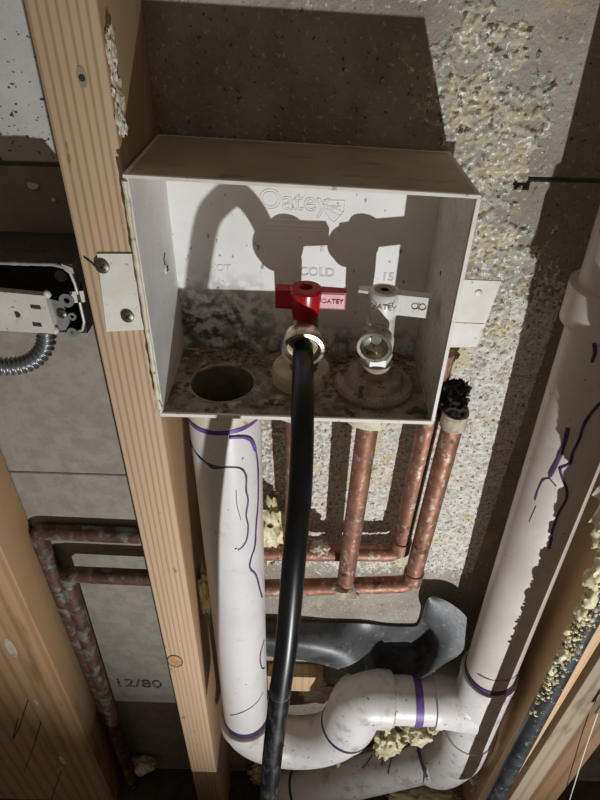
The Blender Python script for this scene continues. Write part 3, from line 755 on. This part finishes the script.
# copper pipes in the left bay
c1y, c2y = .447, .428
g = 'copper pipes left of the stud'
k1 = thing('copper_pipe', 'upper green-stained copper pipe elbowing down beside the amber stud', 'copper pipe', (-.29, c1y, 0), g)
MB().tube(bend_path([at(150, 536, c1y), Vector((-.3062, c1y, at(34, 531, c1y).z)), Vector((-.3068, c1y, .0))], .012), RC, 20).build('pipe', M['copper_green'], k1)
k2 = thing('copper_pipe', 'lower copper pipe elbowing down in front of the date-stamped wall', 'copper pipe', (-.28, c2y, 0), g)
MB().tube(bend_path([at(156, 578, c2y), at(66, 574, c2y), Vector((-.293, c2y, .0))], .014), RC, 20).build('pipe', M['copper_green'], k2)
e0 = at(66, 574, c2y)
MB().blob(e0 + Vector((.004, -.001, -.004)), .0125, 2, .15, 160, 2).build('elbow', M['copper_green'], k2)

# ---------------------------------------------------------------- black plastic gutter behind the trap
cols = [[(250, 620, .452), (250, 632, .434), (250, 644, .424), (250, 655, .424)],
        [(300, 622, .452), (300, 635, .433), (300, 648, .422), (300, 660, .423)],
        [(340, 623, .452), (342, 638, .436), (342, 655, .422), (340, 670, .417)],
        [(366, 624, .452), (370, 642, .442), (370, 664, .426), (370, 682, .410)],
        [(384, 626, .453), (388, 655, .449), (392, 678, .430), (396, 686, .407)],
        [(400, 627, .453), (412, 655, .448), (418, 676, .412), (421, 679, .408)],
        [(408, 627, .453), (424, 650, .446), (431, 664, .414), (443, 665, .406)],
        [(414, 627, .453), (430, 640, .446), (440, 648, .417), (461, 653, .409)],
        [(417, 626, .453), (430, 630, .447), (441, 638, .420), (468, 636, .415)],
        [(418, 625, .453), (428, 624, .448), (434, 628, .425), (467, 618, .422)],
        [(419, 623, .453), (424, 618, .448), (426, 616, .430), (450, 603, .431)],
        [(420, 621, .453), (423, 612, .449), (427, 600, .436), (433, 596, .438)]]
gut = MB(); rows = []
for c4 in cols:
    pr_ = smooth_path([at(*c) for c in c4], 5); rows.append(pr_)
RR = []
for j in range(16): RR.append(smooth_path([r[j] for r in rows], 4))
nn = len(RR[0])
G = [[RR[j][i] for j in range(16)] for i in range(nn)]
def sheet(mb, G, th):
    n, m = len(G), len(G[0])
    nor = [[None]*m for _ in range(n)]
    for i in range(n):
        for j in range(m):
            a = G[min(i+1, n-1)][j] - G[max(i-1, 0)][j]; b = G[i][min(j+1, m-1)] - G[i][max(j-1, 0)]
            nor[i][j] = a.cross(b).normalized()
    A = [[mb.bm.verts.new(G[i][j]) for j in range(m)] for i in range(n)]
    B = [[mb.bm.verts.new(G[i][j] + nor[i][j]*th) for j in range(m)] for i in range(n)]
    for i in range(n-1):
        for j in range(m-1):
            mb.bm.faces.new((A[i][j], A[i+1][j], A[i+1][j+1], A[i][j+1])); mb.bm.faces.new((B[i][j], B[i][j+1], B[i+1][j+1], B[i+1][j]))
    for i in range(n-1):
        mb.bm.faces.new((A[i][0], B[i][0], B[i+1][0], A[i+1][0])); mb.bm.faces.new((A[i][m-1], A[i+1][m-1], B[i+1][m-1], B[i][m-1]))
    for j in range(m-1):
        mb.bm.faces.new((A[0][j], A[0][j+1], B[0][j+1], B[0][j])); mb.bm.faces.new((A[n-1][j], B[n-1][j], B[n-1][j+1], A[n-1][j+1]))
sheet(gut, G, .0018)
go = gut.build('plastic_trough', M['abs'], smooth=60)
tag(go, 'black plastic trough with curled-up end behind the white trap', 'trough')

# ---------------------------------------------------------------- black pipe with foam crumbs on the right
BPX, BPY, BR = .2625, .300, .0098
bpr = thing('black_pipe', 'upright black pipe flecked with yellow foam beside the tan strip', 'pipe', (BPX + .004, BPY, .25))
def bpc(z): return Vector((BPX + (.80 - z) * .030, BPY, z))
MB().tube([bpc(.25), bpc(1.25)], BR, 24).build('pipe', M['blackpipe'], bpr)
cm = MB()
for k in range(900):
    z = random.uniform(.60, .98)
    dens = min(1, (z - .58) * 6)
    if random.random() > dens: continue
    a = R(random.gauss(205, 30))
    r = random.choice((.0006, .0008, .001, .0013, .0018, .0024))
    p = bpc(z) + Vector((math.cos(a), math.sin(a), 0)) * (BR + r*.3)
    cm.blob(p, r, 1, .4, 400, k)
cm.build('foam_crumbs', M['crumb'], bpr, kind='stuff')
for k, (z, r) in enumerate(((.70, .0045), (.735, .006), (.765, .005), (.80, .0065), (.825, .008), (.845, .0085), (.865, .009), (.885, .009), (.900, .014), (.915, .016), (.930, .019), (.945, .021), (.975, .023), (1.005, .021))):  # larger upper lumps, out of view, are added to shade the vent stack
    a = R(190 + 14*math.sin(k*2.1))
    MB().blob(bpc(z) + Vector((math.cos(a), math.sin(a), 0)) * (BR + r*.15), r, 3, .45, 170, k + 20, (.7 if z < .87 else 1, .8, 1.6)).build('foam_and_shade_lump', M['crumb'], bpr, smooth=75)

# ---------------------------------------------------------------- electrical outlet in the left bay
EY = .370
bx = at(80, 300, EY).x
zt_, zb_ = at(30, 263, EY).z, at(30, 263, EY).z - .0545
eb = thing('electrical_box', 'dark metal electrical box with pale torn edge nailed to the stud', 'electrical box', (-.22, .40, zb_))
x0e = -.262
MB().box(x0e, bx, EY, .425, zt_ - .0016, zt_).build('top_panel', M['boxtop'], eb)
MB().box(x0e, bx, EY, .425, zb_, zb_ + .0016).build('bottom_panel', M['boxdark'], eb)
MB().box(x0e, bx, .4235, .425, zb_ + .0016, zt_ - .0016).build('back_panel', M['boxdark'], eb)
MB().box(bx - .0016, bx, EY, .4235, zb_ + .0016, zt_ - .0016).build('side_panel', M['boxdark'], eb)
MB().box(x0e, x0e + .0016, EY, .4235, zb_ + .0016, zt_ - .0016).build('side_panel', M['boxdark'], eb)
ed = MB()
xs = [x0e + (bx - .012 - x0e)*k/40 for k in range(41)]
ep = [Vector((x, EY - .0006, zt_ - .0004 - .0006*abs(noise.noise(Vector((x*240, 0, 0)))))) for x in xs]
ep += [Vector((bx - .006, EY - .0006, zt_ - .002)), Vector((bx - .0022, EY - .0006, zt_ - .006)), Vector((bx - .0008, EY - .0006, zt_ - .014)), Vector((bx - .0004, EY - .0006, zt_ - .022))]
ed.tube(ep, [.0010 + .0007*abs(noise.noise(Vector((p.x*300, 5, 0)))) for p in ep], 8)
ed.tube([Vector((bx - .0004, EY - .0006, zb_ + .026)), Vector((bx - .0004, EY - .0006, zb_ + .010)), Vector((bx - .003, EY - .0006, zb_ + .003)), Vector((bx - .010, EY - .0006, zb_ + .0008))], .0011, 8)
ed.build('torn_edge', M['boxedge'], eb)
MB().prism([at(*p, EY - .001) for p in ((61, 264), (72, 268), (74, 274), (66, 271))], (0, .0012, 0)).build('corner_tab', M['boxedge'], eb)
MB().prism([at(*p, EY + .002) for p in ((69, 292), (83, 291), (85, 302), (73, 303))], (0, .0012, 0)).build('lit_gap_patch', M['rim'], eb)  # white patch standing in for lit background showing through a gap
MB().lathe(at(61, 276, .415), (0, -1, 0), [(0, .0048), (.0006, .0048), (.0008, 0)], 18).build('knockout', M['boxedge'], eb)
lettering('stamped_mark', 'MMMM', M['stamp'], eb, Matrix.Translation(atz(22, 250, zt_ + .0002)), .012, .0002)
lettering('stamped_mark', 'O', M['stamp'], eb, Matrix.Translation(atz(20, 240, zt_ + .0002)), .011, .0002)
# receptacle
rcpt = thing('electrical_receptacle', 'dirty white duplex receptacle mounted sideways in the dark box', 'receptacle', (-.21, .375, zb_ + .010))
FYr = .363
fa = [at(*p, FYr) for p in ((-30, 289), (45, 296), (56, 334), (-30, 329))]
MB().prism(fa, (0, .006, 0)).build('face', M['device'], rcpt)
for q in (((30, 304.5), (40, 305.5), (41, 309.5), (31, 308.5)), ((32, 322), (41, 323), (42, 327), (33, 326))):
    MB().prism([at(*p, FYr - .0002) for p in q], (0, .0008, 0)).build('blade_slot', M['slot'], rcpt)
gh = at(17, 314.5, FYr - .0002)
MB().prism([gh + Vector((.0024*math.cos(a), 0, .0024*math.sin(a))) for a in [R(-90 + 15*k) for k in range(13)]] + [gh + Vector((-.0014, 0, .0024)), gh + Vector((-.0014, 0, -.0024))], (0, .0008, 0)).build('ground_slot', M['slot'], rcpt)
for px, py in ((47, 294), (55, 330)):
    MB().blob(at(px, py, FYr + .002), .0028, 2, .2, 200, px, (1, .8, 1.2)).build('face_corner', M['device'], rcpt)
sy = .3665
strap = MB().prism([at(*p, sy) for p in ((49, 299), (62, 302), (70, 322), (66, 330), (55, 331), (52, 318))], (0, .0012, 0)).build('mounting_strap', M['steel'], rcpt)
def ear(cx, cy, r, hole):
    c = at(cx, cy, sy - .0006)
    MB().lathe(c, (0, -1, 0), [(0, hole), (0, r), (.0012, r), (.0012, hole)], 20, closed=True).build('plaster_ear', M['steel'], strap)
ear(67, 300, .0052, .0022); ear(73, 332, .0040, .0014); ear(72.5, 316, .0030, .0014)
screw_head(at(62, 314, sy - .001), (0, -1, 0), .0036, rcpt, 'screw')
# armoured cable
ck = thing('armored_cable', 'flexible steel armoured cable curling out below the receptacle', 'cable', at(20, 372, .385))
cp = smooth_path([at(46, 330, .392), at(46, 342, .390), at(41, 353, .387), at(30, 362, .384), at(15, 366, .382), at(-4, 366, .380), at(-30, 362, .378)], 12)
rr = [.0070 + .0011*math.sin(i*2*math.pi/3.0) for i in range(len(cp))]
fine = smooth_path(cp, 4)
acc = 0; rr = []
for i, p in enumerate(fine):
    if i: acc += (p - fine[i-1]).length
    rr.append(.0066 + .0011*math.sin(acc*2*math.pi/.0042))
MB().tube(fine, rr, 18).build('armor', M['galv'], ck)

# ---------------------------------------------------------------- loose foam chunks and rubbish
def chunk(px, py, y, r, mat, label, squash=(1, 1, 1), seed=0, amp=.40, fq=140):
    o = MB().blob(at(px, py, y), r, 4, amp, fq, seed, squash).build('foam_chunk', M[mat], smooth=70)
    return tag(o, label, 'foam', 'foam chunks')
chunk(270, 532, .440, .026, 'foam', 'yellow foam lump on the wall between standpipe and hose', (.75, .6, 1.7), 1)
chunk(206, 592, .405, .013, 'foam', 'narrow foam lump squeezed between the pine stud and standpipe', (.7, 1, 3.2), 2)
chunk(388, 743, .392, .021, 'foam', 'foam lump hanging under the trap elbow left of the purple band', (1, .7, 1.5), 3)
chunk(418, 732, .398, .020, 'foam', 'knotted foam lump directly under the purple band', (1.3, .8, .9), 4)
chunk(482, 782, .385, .020, 'foam_pale', 'pale foam lump below the tee next to the black pipe', (.8, .8, 1.6), 5)
chunk(338, 765, .415, .006, 'foam', 'small foam drip under the U bend', (.7, .7, 1.8), 6)
chunk(318, 692, .455, .022, 'foam_pale', 'white foam lump behind the trap under the black trough', (1.2, .5, 1.1), 7)
chunk(425, 800, .385, .026, 'foam', 'broad foam mass at the bottom below the lower drain run', (2.2, .8, .5), 8)
chunk(143, 764, .440, .020, 'foam_pale', 'pale rubbish lump on the dark floor of the left bay', (1.5, .7, .5), 9, .6, 50)
chunk(118, 790, .430, .016, 'foam_pale', 'curled pale scrap below the left bay copper pipes', (.6, .8, 1.7), 10, .6, 60)
chunk(262, 775, .440, .022, 'foam', 'dark-lit foam lump behind the hose at the bottom edge', (1, .6, 1.3), 11)
bk = thing('wood_offcut', 'short tan wood offcut wedged behind the trap under the black trough', 'offcut', at(300, 676, .454))
a, b = at(268, 670, .452), at(323, 672, .452)
MB().box(a.x, b.x, .436, .4575, a.z - .03, a.z + .012, bevel=.001).build('timber', M['wood_tan'], bk)
